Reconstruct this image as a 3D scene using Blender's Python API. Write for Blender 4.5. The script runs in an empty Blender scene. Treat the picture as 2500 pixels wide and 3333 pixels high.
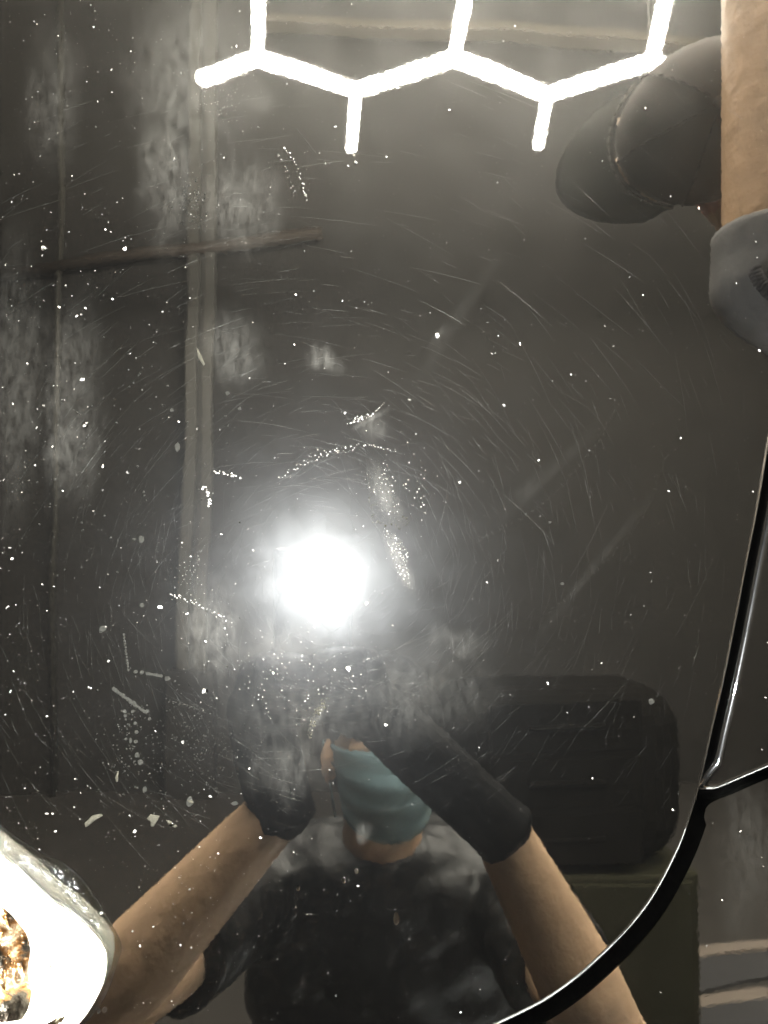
import bpy, bmesh, math, random
from mathutils import Vector, Matrix, noise

# ------------------------------------------------------------------ camera, world, exposure
sc = bpy.context.scene
R = math.radians
CAM = Vector((0.0, -0.40, 1.35))
F = 2550.0                       # focal length in photograph pixels (2500 wide)
YAW, PITCH = R(3.804), R(4.116)  # turned a little to the right, tipped a little up
fwd = Vector((math.sin(YAW)*math.cos(PITCH), math.cos(YAW)*math.cos(PITCH), math.sin(PITCH)))
rgt = Vector((math.cos(YAW), -math.sin(YAW), 0))
upv = rgt.cross(fwd)
cd = bpy.data.cameras.new('camera')
cam = bpy.data.objects.new('camera', cd); sc.collection.objects.link(cam)
cam.matrix_world = Matrix(((rgt.x, upv.x, -fwd.x, CAM.x), (rgt.y, upv.y, -fwd.y, CAM.y),
                           (rgt.z, upv.z, -fwd.z, CAM.z), (0, 0, 0, 1)))
cd.sensor_fit = 'HORIZONTAL'; cd.sensor_width = 36; cd.lens = 36*F/2500
cd.dof.use_dof = True; cd.dof.focus_distance = .47; cd.dof.aperture_fstop = 17
cd.clip_start = 0.001; cd.clip_end = 100
sc.camera = cam

w = bpy.data.worlds.new('World'); sc.world = w; w.use_nodes = True
w.node_tree.nodes['Background'].inputs[0].default_value = (0.9, 0.95, 1.0, 1)
w.node_tree.nodes['Background'].inputs[1].default_value = 0.02
TUBE_STRENGTH = 104.0
FLASH_STRENGTH = 54000.0
sc.view_settings.view_transform = 'Standard'; sc.view_settings.look = 'None'
sc.view_settings.exposure = 3.0; sc.view_settings.gamma = 1
sc.render.engine = 'CYCLES'
sc.cycles.use_denoising = True; sc.cycles.denoising_prefilter = 'ACCURATE'
sc.cycles.max_bounces = 5; sc.cycles.transparent_max_bounces = 24
sc.cycles.sample_clamp_indirect = 4.0
sc.cycles.caustics_reflective = False; sc.cycles.caustics_refractive = False

rnd = random.Random(11)

def ray(u, v):
    return fwd + rgt*((u-1250)/F) - upv*((v-1666.5)/F)
def panel(u, v):                 # point of the painted panel (plane y = 0), as (x, z)
    d = ray(u, v); p = CAM + d*(-CAM.y/d.y); return Vector((p.x, p.z))
def room(u, v, dist):            # point of the room, dist metres in front of the panel
    d = ray(u, v); p = CAM + d*((dist-CAM.y)/d.y); return Vector((p.x, -p.y, p.z))
PX = 0.4/F                       # one photograph pixel on the panel, metres

# ------------------------------------------------------------------ helpers
col = sc.collection
def tag(o, label=None, cat=None, group=None, kind=None):
    if label: o['label'] = label
    if cat: o['category'] = cat
    if group: o['group'] = group
    if kind: o['kind'] = kind
    return o
def empty(name, loc=(0, 0, 0)):
    o = bpy.data.objects.new(name, None); col.objects.link(o); o.location = loc; o.empty_display_size = .05
    return o
def parent(o, p):
    if p is not None:
        o.parent = p
        # children are modelled in world space: undo the parent's own placement
        def world(q):
            m = q.matrix_parent_inverse @ Matrix.Translation(q.location)
            return world(q.parent) @ m if q.parent is not None else Matrix.Translation(q.location)
        o.matrix_parent_inverse = world(p).inverted()
    return o
def link(name, me, mat=None, par=None, smooth=True):
    o = bpy.data.objects.new(name, me); col.objects.link(o)
    if mat is not None and not me.materials: me.materials.append(mat)
    if smooth:
        for f in me.polygons: f.use_smooth = True
    return parent(o, par)
def from_bm(name, bm, mat=None, par=None, smooth=True):
    me = bpy.data.meshes.new(name); bm.normal_update(); bm.to_mesh(me); bm.free()
    return link(name, me, mat, par, smooth)
def box_bm(bm, a, b, bev=0.0, seg=2):
    a = Vector(a); b = Vector(b)
    m = Matrix.Translation((a+b)/2) @ Matrix.Diagonal((*(b-a), 1))
    r = bmesh.ops.create_cube(bm, size=1, matrix=m)
    if bev:
        es = list({e for v in r['verts'] for e in v.link_edges})
        bmesh.ops.bevel(bm, geom=es, offset=bev, segments=8 if bev > .05 else seg, affect='EDGES', profile=.5)
def box(name, a, b, mat, par=None, bev=0.004):
    bm = bmesh.new(); box_bm(bm, a, b, bev); return from_bm(name, bm, mat, par, smooth=False)
def frame_of(d):
    d = d.normalized(); h = Vector((0, 0, 1)) if abs(d.z) < .9 else Vector((1, 0, 0))
    x = d.cross(h).normalized(); y = x.cross(d); return x, y, d
def cone_bm(bm, p0, r0, p1, r1, seg=20, flat=1.0, side=None):
    p0 = Vector(p0); p1 = Vector(p1); x, y, d = frame_of(p1-p0)
    if side is not None:
        x = (Vector(side) - d*Vector(side).dot(d)).normalized(); y = d.cross(x)
    ra, rb = [], []
    for i in range(seg):
        t = 2*math.pi*i/seg; v = x*math.cos(t) + y*math.sin(t)*flat
        ra.append(bm.verts.new(p0+v*r0)); rb.append(bm.verts.new(p1+v*r1))
    for i in range(seg):
        j = (i+1) % seg; bm.faces.new((ra[i], ra[j], rb[j], rb[i]))
    bm.faces.new(ra[::-1]); bm.faces.new(rb)
def ball_bm(bm, c, r, axes=None, seg=20):
    r = (r, r, r) if isinstance(r, (int, float)) else r
    m = Matrix.Translation(Vector(c))
    if axes is not None: m = m @ axes.to_4x4()
    bmesh.ops.create_uvsphere(bm, u_segments=seg, v_segments=seg//2+2, radius=1, matrix=m @ Matrix.Diagonal((*r, 1)))
def limb(bm, pts, flat=1.0, side=None):            # pts: list of (point, radius), rounded joints
    for (p, r), (q, s) in zip(pts, pts[1:]):
        cone_bm(bm, p, r, q, s, flat=flat, side=side)
    for p, r in pts: ball_bm(bm, p, r*(1 if flat == 1 else flat))
def remeshed(name, bm, mat, par, voxel=0.006, smooth=6, disp=None):
    """join overlapping closed shapes into one continuous skin"""
    bmesh.ops.recalc_face_normals(bm, faces=bm.faces)
    me = bpy.data.meshes.new(name); bm.to_mesh(me); bm.free()
    o = bpy.data.objects.new(name, me); col.objects.link(o)
    m = o.modifiers.new('r', 'REMESH'); m.mode = 'VOXEL'; m.voxel_size = voxel
    s = o.modifiers.new('s', 'SMOOTH'); s.iterations = smooth; s.factor = .5
    dg = bpy.context.evaluated_depsgraph_get()
    me2 = bpy.data.meshes.new_from_object(o.evaluated_get(dg)); me2.name = name
    o.modifiers.clear(); o.data = me2; bpy.data.meshes.remove(me)
    if disp:
        for v, n in [(v, v.normal.copy()) for v in me2.vertices]: v.co += n*disp(v.co)
    me2.materials.clear()
    for mm in (mat if isinstance(mat, list) else [mat]): me2.materials.append(mm)
    for f in me2.polygons: f.use_smooth = True
    return parent(o, par)

# ------------------------------------------------------------------ materials
def new_mat(name):
    m = bpy.data.materials.new(name); m.use_nodes = True
    nt = m.node_tree; return m, nt, nt.nodes, nt.links, nt.nodes['Principled BSDF']
def simple(name, c, rough=.5, metal=0.0, var=0.0, scale=20.0, spec=.5, bump=0.0, bscale=None, detail=4):
    m, nt, N, L, b = new_mat(name)
    b.inputs['Base Color'].default_value = (*c, 1); b.inputs['Roughness'].default_value = rough
    b.inputs['Metallic'].default_value = metal; b.inputs['Specular IOR Level'].default_value = spec
    g = N.new('ShaderNodeNewGeometry')
    if var:
        t = N.new('ShaderNodeTexNoise'); t.inputs['Scale'].default_value = scale; t.inputs['Detail'].default_value = detail
        L.new(g.outputs['Position'], t.inputs['Vector'])
        r = N.new('ShaderNodeMapRange'); r.inputs['To Min'].default_value = 1-var; r.inputs['To Max'].default_value = 1+var
        L.new(t.outputs['Fac'], r.inputs['Value'])
        mx = N.new('ShaderNodeVectorMath'); mx.operation = 'SCALE'; mx.inputs[0].default_value = c
        L.new(r.outputs['Result'], mx.inputs['Scale']); L.new(mx.outputs['Vector'], b.inputs['Base Color'])
    if bump:
        t = N.new('ShaderNodeTexNoise'); t.inputs['Scale'].default_value = bscale or scale; t.inputs['Detail'].default_value = 5
        L.new(g.outputs['Position'], t.inputs['Vector'])
        bp = N.new('ShaderNodeBump'); bp.inputs['Strength'].default_value = 1; bp.inputs['Distance'].default_value = bump
        L.new(t.outputs['Fac'], bp.inputs['Height']); L.new(bp.outputs['Normal'], b.inputs['Normal'])
    return m
def emitter(name, c, s):
    m = bpy.data.materials.new(name); m.use_nodes = True; nt = m.node_tree; nt.nodes.clear()
    e = nt.nodes.new('ShaderNodeEmission'); e.inputs[0].default_value = (*c, 1); e.inputs[1].default_value = s
    o = nt.nodes.new('ShaderNodeOutputMaterial'); nt.links.new(e.outputs[0], o.inputs[0]); return m

# dried dirt and wipe marks on the paint: (pixel u, v, half width, half height, amount)
SMUDGES = [(640, 240, 250, 420, 1.25), (545, 560, 120, 300, 1.1), (780, 650, 170, 220, 1.0), (230, 1300, 120, 420, .5), (235, 1480, 100, 200, .8), (40, 1250, 120, 550, .45),
           (770, 1150, 130, 160, .8), (1055, 1175, 75, 50, 1.3), (700, 2050, 130, 200, 1.2), (930, 2110, 260, 90, 1.0), (1000, 2300, 330, 230, .5), (1350, 2250, 300, 200, .5),
           (1220, 1400, 60, 50, .9), (1080, 1720, 200, 110, .3), (950, 2480, 170, 130, .7), (1480, 2090, 110, 60, .7), (1300, 80, 300, 120, .12), (170, 300, 110, 300, .5),
           (800, 320, 110, 90, 1.0), (1195, 2700, 45, 40, .9), (2420, 2780, 120, 300, .35),
           (1790, 1540, 300, 22, .16, 44), (1720, 1590, 160, 34, .16, 42), (1930, 1850, 420, 20, .13, 50), (1480, 1050, 330, 30, .16, 58), (1430, 1090, 60, 18, .5, 55),
           (1255, 1610, 125, 42, 1.3, -66), (1300, 1825, 125, 30, 2.0, -66), (1205, 1365, 75, 16, 1.5, 30), (1035, 2330, 80, 20, 1.5, 65)]
DIRT = .009
def paint():
    m, nt, N, L, b = new_mat('black_car_paint')
    g = N.new('ShaderNodeNewGeometry')
    # fine orange peel and a long slow wave of the sheet metal
    t1 = N.new('ShaderNodeTexNoise'); t1.inputs['Scale'].default_value = 420; t1.inputs['Detail'].default_value = 2
    t2 = N.new('ShaderNodeTexNoise'); t2.inputs['Scale'].default_value = 9; t2.inputs['Detail'].default_value = 1
    for t in (t1, t2): L.new(g.outputs['Position'], t.inputs['Vector'])
    b1 = N.new('ShaderNodeBump'); b1.inputs['Distance'].default_value = 3.2e-6; b1.inputs['Strength'].default_value = 1
    b2 = N.new('ShaderNodeBump'); b2.inputs['Distance'].default_value = 3.0e-4; b2.inputs['Strength'].default_value = 1
    L.new(t1.outputs['Fac'], b1.inputs['Height']); L.new(t2.outputs['Fac'], b2.inputs['Height'])
    L.new(b2.outputs['Normal'], b1.inputs['Normal'])
    L.new(b1.outputs['Normal'], b.inputs['Normal']); L.new(b1.outputs['Normal'], b.inputs['Coat Normal'])
    b.inputs['Base Color'].default_value = (.0001, .0001, .0001, 1)
    # haze of wash marring: a weak wide lobe under the clear coat, uneven over the panel
    t3 = N.new('ShaderNodeTexNoise'); t3.inputs['Scale'].default_value = 45; t3.inputs['Detail'].default_value = 6; t3.inputs['Roughness'].default_value = .7
    L.new(g.outputs['Position'], t3.inputs['Vector'])
    r = N.new('ShaderNodeMapRange'); r.inputs['From Min'].default_value = .3; r.inputs['From Max'].default_value = .7
    r.inputs['To Min'].default_value = .006; r.inputs['To Max'].default_value = .014
    L.new(t3.outputs['Fac'], r.inputs['Value']); L.new(r.outputs['Result'], b.inputs['Specular IOR Level'])
    b.inputs['Roughness'].default_value = .215
    b.inputs['Coat Weight'].default_value = 1; b.inputs['Coat Roughness'].default_value = .012; b.inputs['Coat IOR'].default_value = 1.52
    # very wide, very weak scatter of the finest scratches
    gl = N.new('ShaderNodeBsdfGlossy'); gl.inputs['Roughness'].default_value = .34
    r2 = N.new('ShaderNodeMapRange'); r2.inputs['From Min'].default_value = .3; r2.inputs['From Max'].default_value = .7; r2.inputs['To Min'].default_value = .0011; r2.inputs['To Max'].default_value = .0018
    L.new(t3.outputs['Fac'], r2.inputs['Value']); L.new(r2.outputs[0], gl.inputs['Color'])
    ad = N.new('ShaderNodeAddShader'); L.new(b.outputs[0], ad.inputs[0]); L.new(gl.outputs[0], ad.inputs[1])
    # dirt
    wz = N.new('ShaderNodeTexNoise'); wz.inputs['Scale'].default_value = 38; wz.inputs['Detail'].default_value = 4; wz.inputs['Roughness'].default_value = .65
    vs_ = N.new('ShaderNodeVectorMath'); vs_.operation = 'MULTIPLY'; vs_.inputs[1].default_value = (1, 1, .38); L.new(g.outputs['Position'], vs_.inputs[0])
    L.new(vs_.outputs[0], wz.inputs['Vector'])
    wv = N.new('ShaderNodeVectorMath'); wv.operation = 'MULTIPLY_ADD'; wv.inputs[1].default_value = (.032, .0, .032); L.new(wz.outputs['Color'], wv.inputs[0])
    ws = N.new('ShaderNodeVectorMath'); ws.operation = 'ADD'; ws.inputs[1].default_value = (-.016, 0, -.016); L.new(g.outputs['Position'], wv.inputs[2]); L.new(wv.outputs[0], ws.inputs[0])
    acc = None
    for (u, v, su, sv, am, *ro) in SMUDGES:
        c = panel(u, v)
        mp = N.new('ShaderNodeMapping'); mp.vector_type = 'TEXTURE'
        mp.inputs['Location'].default_value = (c.x, 0, c.y); mp.inputs['Scale'].default_value = (su*PX, 1e4, sv*PX)
        mp.inputs['Rotation'].default_value = (0, R(-ro[0]) if ro else 0, 0)
        L.new(g.outputs['Position'] if ro else ws.outputs[0], mp.inputs['Vector'])
        ln = N.new('ShaderNodeVectorMath'); ln.operation = 'LENGTH'; L.new(mp.outputs[0], ln.inputs[0])
        mr = N.new('ShaderNodeMapRange'); mr.interpolation_type = 'SMOOTHSTEP'; mr.inputs['From Min'].default_value = 0; mr.inputs['From Max'].default_value = 1.15
        mr.inputs['To Min'].default_value = am; mr.inputs['To Max'].default_value = 0; L.new(ln.outputs['Value'], mr.inputs['Value'])
        if acc is None: acc = mr.outputs[0]
        else:
            x = N.new('ShaderNodeMath'); x.operation = 'MAXIMUM'; L.new(acc, x.inputs[0]); L.new(mr.outputs[0], x.inputs[1]); acc = x.outputs[0]
    fn = N.new('ShaderNodeTexNoise'); fn.inputs['Scale'].default_value = 240; fn.inputs['Detail'].default_value = 6; fn.inputs['Roughness'].default_value = .75
    L.new(vs_.outputs[0], fn.inputs['Vector'])
    fr = N.new('ShaderNodeMapRange'); fr.inputs['From Min'].default_value = .36; fr.inputs['From Max'].default_value = .72; fr.inputs['To Min'].default_value = .15; fr.inputs['To Max'].default_value = 1.9
    L.new(fn.outputs['Fac'], fr.inputs['Value'])
    mu = N.new('ShaderNodeMath'); mu.operation = 'MULTIPLY'; L.new(acc, mu.inputs[0]); L.new(fr.outputs[0], mu.inputs[1])
    mu2 = N.new('ShaderNodeMath'); mu2.operation = 'MULTIPLY_ADD'; mu2.inputs[1].default_value = DIRT; L.new(mu.outputs[0], mu2.inputs[0])
    sp = N.new('ShaderNodeTexNoise'); sp.inputs['Scale'].default_value = 650; sp.inputs['Detail'].default_value = 3; sp.inputs['Roughness'].default_value = .7
    L.new(g.outputs['Position'], sp.inputs['Vector'])
    sr = N.new('ShaderNodeMapRange'); sr.inputs['From Min'].default_value = .45; sr.inputs['From Max'].default_value = .75; sr.inputs['To Min'].default_value = .00002; sr.inputs['To Max'].default_value = .0004
    L.new(sp.outputs['Fac'], sr.inputs['Value']); L.new(sr.outputs[0], mu2.inputs[2])
    df = N.new('ShaderNodeBsdfDiffuse'); df.inputs[0].default_value = (.55, .54, .50, 1)
    mx = N.new('ShaderNodeMixShader'); L.new(mu2.outputs[0], mx.inputs[0]); L.new(ad.outputs[0], mx.inputs[1]); L.new(df.outputs[0], mx.inputs[2])
    L.new(mx.outputs[0], N['Material Output'].inputs['Surface'])
    return m
M_PAINT = paint()
M_RUBBER = simple('black_rubber', (.0015, .0015, .0015), .7, spec=.1)
M_WALL = simple('dark_olive_wall', (.0105, .0084, .0060), .8, var=.4, scale=2.2, detail=6)
M_CEIL = simple('dark_ceiling', (.03, .028, .022), .85, var=.25, scale=3)
M_FLOOR = simple('brown_grey_floor', (.023, .0195, .016), .7, var=.3, scale=5)
M_POST = simple('pale_steel', (.048, .0445, .036), .5, var=.15, scale=6)
M_DARKMETAL = simple('dark_steel', (.05, .047, .04), .5)
M_BROWN = simple('brown_rail', (.046, .033, .024), .7, var=.2)
M_BEAM = simple('tan_beam', (.075, .061, .04), .6, var=.2, scale=8)
M_BLACK = simple('shade_chest_black', (.006, .0054, .0046), .9, spec=0)
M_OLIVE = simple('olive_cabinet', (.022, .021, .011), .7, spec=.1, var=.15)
M_MAT = simple('dark_rubber_mat', (.03, .029, .03), .8, var=.2)
M_MATB = simple('tan_mat_border', (.16, .13, .105), .8, var=.2)
M_TUBE = emitter('white_led_tube', (1.0, .94, .79), TUBE_STRENGTH)
M_JOINT = emitter('white_led_joint', (1.0, .94, .79), TUBE_STRENGTH)
M_FLASH = emitter('phone_flash_led', (.97, 1.0, 1.0), FLASH_STRENGTH)
M_PHONE = simple('dark_phone_shell', (.02, .02, .022), .25)
M_GLASS = simple('lens_glass', (.005, .005, .006), .05)
M_SHIRT = simple('black_cotton', (.0026, .0026, .0025), .46, bump=.006, bscale=20, spec=.45)
M_GREY = simple('grey_cotton', (.22, .212, .205), .85, var=.15, scale=40, bump=.002, bscale=60)
M_GREYD = simple('fold_shade_grey', (.05, .046, .05), .85)
M_GLOVE = simple('black_nitrile', (.0016, .0016, .0016), .6, spec=.12, bump=.0015, bscale=60)
M_MASK = simple('blue_mask_fabric', (.17, .27, .30), .85, var=.12, scale=60)
M_HAIR = simple('dark_hair', (.003, .0025, .002), .8, spec=.1, bump=.002, bscale=150)
M_JEANS = simple('dark_jeans', (.02, .022, .03), .9, var=.2)
M_SHOE = simple('black_shoe', (.02, .02, .02), .6)
M_CAP = simple('dark_brown_cap_cloth', (.034, .023, .0155), .85, var=.3, scale=40)
M_FACEC = simple('dark_brown_cloth', (.055, .039, .028), .9, var=.3, scale=30, bump=.002, bscale=70)
M_CAPB = simple('olive_grey_brim', (.060, .058, .048), .85, var=.15, scale=40)
M_CAPT = simple('pale_cap_trim', (.17, .16, .14), .8)
M_EYE = simple('eye_white', (.5, .47, .43), .2)
def skin(name, c):
    return simple(name, c, .5, var=.24, scale=30, bump=.0022, bscale=60, detail=6)
M_SKIN = skin('tan_skin', (.70, .47, .30))
M_SKIN2 = skin('warm_skin', (.70, .45, .26))
M_LIP = skin('pink_skin', (.6, .27, .2))
M_DUST = simple('white_dust', (.14, .136, .128), .8)
M_SPOT = simple('dried_water_spot', (.0055, .0055, .005), .8, spec=0)
M_RES = simple('pale_residue', (.011, .0105, .0085), .8, spec=.0, var=.5, scale=900)
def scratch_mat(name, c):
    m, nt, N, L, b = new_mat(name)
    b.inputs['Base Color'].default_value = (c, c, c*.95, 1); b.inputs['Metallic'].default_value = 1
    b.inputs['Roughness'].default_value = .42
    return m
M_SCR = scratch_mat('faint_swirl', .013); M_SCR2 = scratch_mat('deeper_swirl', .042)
# ------------------------------------------------------------------ setting seen in the paint
def slab(name, a, b, mat):
    return tag(box(name, a, b, mat, bev=0), kind='structure')
slab('floor', (-3.2, -4.6, -.05), (3.4, 1.2, 0), M_FLOOR)
slab('ceiling', (-3.2, -4.6, 5.25), (3.4, 1.2, 5.35), M_CEIL)
slab('wall_back', (-3.2, -4.6, 0), (3.4, -4.5, 5.25), M_WALL)
slab('wall_left', (-3.3, -4.5, 0), (-3.2, 1.2, 5.25), M_WALL)
M_WALLR = simple('grey_wall', (.08, .076, .066), .8, var=.15, scale=3)
slab('wall_right', (3.4, -4.5, 0), (3.5, 1.2, 5.25), M_WALLR)

# steel post on the back wall: two pale flanges with a dark web between
pt = empty('steel_post', (room(640, 1000, 4.4).x, -4.4, 0))
tag(pt, 'pale grey double steel post reflected as two vertical bands', 'post')
xa = room(600, 1000, 4.4).x
for k, (u0, u1) in enumerate(((598, 636), (652, 690))):
    a = room(u0, 1200, 4.4).x; b = room(u1, 1200, 4.4).x
    box('flange', (a, -4.44, .75), (b, -4.40, 5.25), M_POST, pt)
box('web', (room(636, 1200, 4.4).x+.002, -4.47, .75), (room(652, 1200, 4.4).x-.002, -4.43, 5.25), M_DARKMETAL, pt)
box('base_plate', (room(570, 1200, 4.4).x, -4.49, 0), (room(720, 1200, 4.4).x, -4.36, .75), M_WALL, pt)
bm = bmesh.new(); cone_bm(bm, (room(165, 1000, 4.4).x, -4.42, 5.2), .018, (room(185, 1800, 4.4).x, -4.42, 0), .018)
tag(from_bm('wall_pipe', bm, M_POST), 'thin pale vertical pipe on the wall left of the steel post', 'pipe')
a = room(0, 885, 4.42); b = room(1050, 760, 4.42)
bm = bmesh.new(); cone_bm(bm, a, .038, b, .038)
tag(from_bm('wall_rail', bm, M_BROWN), 'faint brown rail crossing behind the steel post', 'rail')
ba = room(860, 70, 4.3); bb_ = room(2300, 110, 4.3)
tag(box('ceiling_beam', (ba.x, -4.42, bb_.z), (bb_.x, -4.30, ba.z), M_BEAM), 'tan beam behind the hexagon tubes near the ceiling', 'beam')

# unseen pale sheet added to give the panel edge its bright line
M_SHEET = simple('pale_reflector', (.72, .78, .86), .9, var=.06, scale=12)
bm = bmesh.new(); nx, ny = 40, 24; g_ = []
for j in range(ny+1):
    g_.append([bm.verts.new((.45+1.9*i/nx + .02*noise.noise(Vector((i*.3, j*.3, 3))), -.95+.95*j/ny + .02*noise.noise(Vector((i*.3, j*.3, 9))), .006+.008*abs(noise.noise(Vector((i*.35, j*.2, 1)))))) for i in range(nx+1)])
for a_, b_ in zip(g_, g_[1:]):
    for i in range(nx): bm.faces.new((a_[i], a_[i+1], b_[i+1], b_[i]))
tag(from_bm('reflector_sheet', bm, M_SHEET), 'added unseen pale sheet on the floor, reflecting into the panel edge', 'sheet')

# dark chest and olive cabinet shaped to stand in for soft shade; floor mats
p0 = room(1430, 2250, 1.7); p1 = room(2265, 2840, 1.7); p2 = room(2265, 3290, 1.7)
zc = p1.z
ch = empty('shade_chest', ((p0.x+p1.x)/2, -1.9, zc)); tag(ch, 'black chest shape standing in for soft shade above the olive cabinet', 'chest')
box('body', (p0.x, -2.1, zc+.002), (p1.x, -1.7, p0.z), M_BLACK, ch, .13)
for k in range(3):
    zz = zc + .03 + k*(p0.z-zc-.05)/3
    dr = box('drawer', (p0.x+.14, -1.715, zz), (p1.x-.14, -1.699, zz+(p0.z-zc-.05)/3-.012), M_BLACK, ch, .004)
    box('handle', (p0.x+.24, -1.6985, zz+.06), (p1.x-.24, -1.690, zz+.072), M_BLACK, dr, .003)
oc = empty('cabinet', ((p0.x+p1.x)/2, -1.9, 0)); tag(oc, 'olive green low cabinet shape in the soft shade under the black chest', 'cabinet')
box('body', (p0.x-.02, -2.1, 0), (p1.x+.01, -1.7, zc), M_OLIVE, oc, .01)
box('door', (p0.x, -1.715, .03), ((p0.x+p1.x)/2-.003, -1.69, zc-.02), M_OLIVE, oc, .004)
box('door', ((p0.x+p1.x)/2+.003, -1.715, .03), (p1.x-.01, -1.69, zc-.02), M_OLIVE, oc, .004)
def arc_strip(name, pts, wid, zt, mat, par):
    bm = bmesh.new(); prev = None
    for i, p in enumerate(pts):
        d = (pts[min(i+1, len(pts)-1)] - pts[max(i-1, 0)]).normalized(); n = Vector((-d.y, d.x))
        q = [p - n*wid/2, p + n*wid/2]
        vs = [bm.verts.new((q[0].x, q[0].y, 0.0)), bm.verts.new((q[0].x, q[0].y, zt)), bm.verts.new((q[1].x, q[1].y, zt)), bm.verts.new((q[1].x, q[1].y, 0.0))]
        if prev:
            for j in range(4): bm.faces.new((prev[j], prev[(j+1) % 4], vs[(j+1) % 4], vs[j]))
        else: bm.faces.new(vs)
        prev = vs
    bm.faces.new(prev[::-1]); bmesh.ops.recalc_face_normals(bm, faces=bm.faces)
    return from_bm(name, bm, mat, par, smooth=False)
def floor_pt(u, v):
    d = ray(u, v); p = CAM + d*(-CAM.z/d.z); return Vector((p.x, -p.y))
for k, (dv, lab) in enumerate(((0, 'dark curved floor mat with pale edge nearest the olive cabinet'), (165, 'dark curved floor mat lying in front of the other mat'))):
    mt = empty('floor_mat', (1.2, -2.2+.2*k, 0)); tag(mt, lab, 'mat', 'curved floor mats')
    line = [floor_pt(2085+90*i, v+dv) for i, v in enumerate((3245, 3205, 3178, 3160, 3150, 3144, 3142))]
    arc_strip('mat_sheet', line, .17, .012, M_MAT, mt)
    edge = [floor_pt(2060+95*i, v+dv) for i, v in enumerate((3178, 3140, 3112, 3094, 3084, 3078, 3076))]
    arc_strip('border', edge, .06, .014, M_MATB, mt)

# hexagonal light of LED tubes hanging under the ceiling
S = .466; A5 = R(3.8); e1 = Vector((math.cos(A5), math.sin(A5))); e2 = Vector((-math.sin(A5), math.cos(A5)))
J3 = Vector((.50, -2.665)); ZL = 3.45
hexl = empty('hexagon_light', (J3.x, J3.y, 3.45)); tag(hexl, 'white honeycomb tube light hanging under the ceiling', 'light')
q3 = math.sqrt(3)
def near(k, row): return J3 + e1*(q3*S*k + (q3/2*S if row % 2 else 0)) + e2*(1.5*S*row)
def zf(p): return ZL + max(0, p.y+1.9)*.17      # the fixture is raised towards the car to even out light on the wall
def fan(p): return Vector((.5 + (p.x-.5)*(1-.2*min(p.y+2.665, 1.2)), p.y))     # the rods fan out towards the far wall
def tube(p, q, f=1.0):
    q = fan(p + (q-p)*f); p = fan(p)
    bm = bmesh.new(); cone_bm(bm, (p.x, p.y, zf(p)), .0285, (q.x, q.y, zf(q)), .0285, seg=4, side=(0, 0, 1)); bmesh.ops.rotate(bm, verts=bm.verts, cent=(p.x, p.y, zf(p)), matrix=Matrix.Rotation(R(45), 3, Vector((q.x-p.x, q.y-p.y, zf(q)-zf(p))).normalized())); from_bm('light_tube', bm, M_TUBE, hexl, smooth=False)
joints = []
for row in range(11):  # later rows are unseen, added to light the people from the front
    lo, hi = (-1, 2) if row < 2 else (-2, 3)
    for k in range(lo, hi+1):
        n = near(k, row); joints.append(n)
        fr = n + e1*(q3/2*S) - e2*(S/2); fl = n - e1*(q3/2*S) - e2*(S/2)
        tube(n, fr)
        if k > lo: tube(fl, n)
        else: tube(n, fl, .58 if row == 0 else 1)
        joints.append(fr)
        tube(n, n + e2*S)                       # towards the car
        if row == 0: tube(fr, fr - e2*S, .93)   # free stubs at the far side
bm = bmesh.new()
bmesh.ops.create_icosphere(bm, subdivisions=1, radius=.030); jm = bpy.data.meshes.new('tube_joint'); bm.to_mesh(jm); bm.free(); jm.materials.append(M_JOINT)
for j in map(fan, joints):
    o = bpy.data.objects.new('tube_joint', jm); col.objects.link(o); o.location = (j.x, j.y, zf(j)); parent(o, hexl)
for k in (-1, 1):
    for row in (0, 4):
        n = fan(near(k, row)); bm = bmesh.new(); cone_bm(bm, (n.x, n.y, zf(n)+.02), .002, (n.x, n.y, 5.25), .002, seg=6)
        from_bm('hanging_wire', bm, M_DARKMETAL, hexl)

# ------------------------------------------------------------------ the car body
car = empty('car', (0, 0, 0)); tag(car, 'glossy black car body with swirl marks, dust and panel gaps', 'car')
def smooth_poly(pts, n=8):
    out = []
    for i in range(len(pts)-1):
        p0 = pts[max(i-1, 0)]; p1 = pts[i]; p2 = pts[i+1]; p3 = pts[min(i+2, len(pts)-1)]
        for k in range(n):
            t = k/n
            out.append(.5*((2*p1) + (p2-p0)*t + (2*p0-5*p1+4*p2-p3)*t*t + (3*p1-p0-3*p2+p3)*t**3))
    out.append(pts[-1]); return out
def offset_line(pts, d):
    out = []
    for i, p in enumerate(pts):
        t = (pts[min(i+1, len(pts)-1)] - pts[max(i-1, 0)]).normalized(); out.append(p + Vector((t.y, -t.x))*d)
    return out
def clean(pts, eps=.0012):
    o = [pts[0]]
    for p in pts[1:]:
        if (p-o[-1]).length > eps: o.append(p)
    return o
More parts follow.
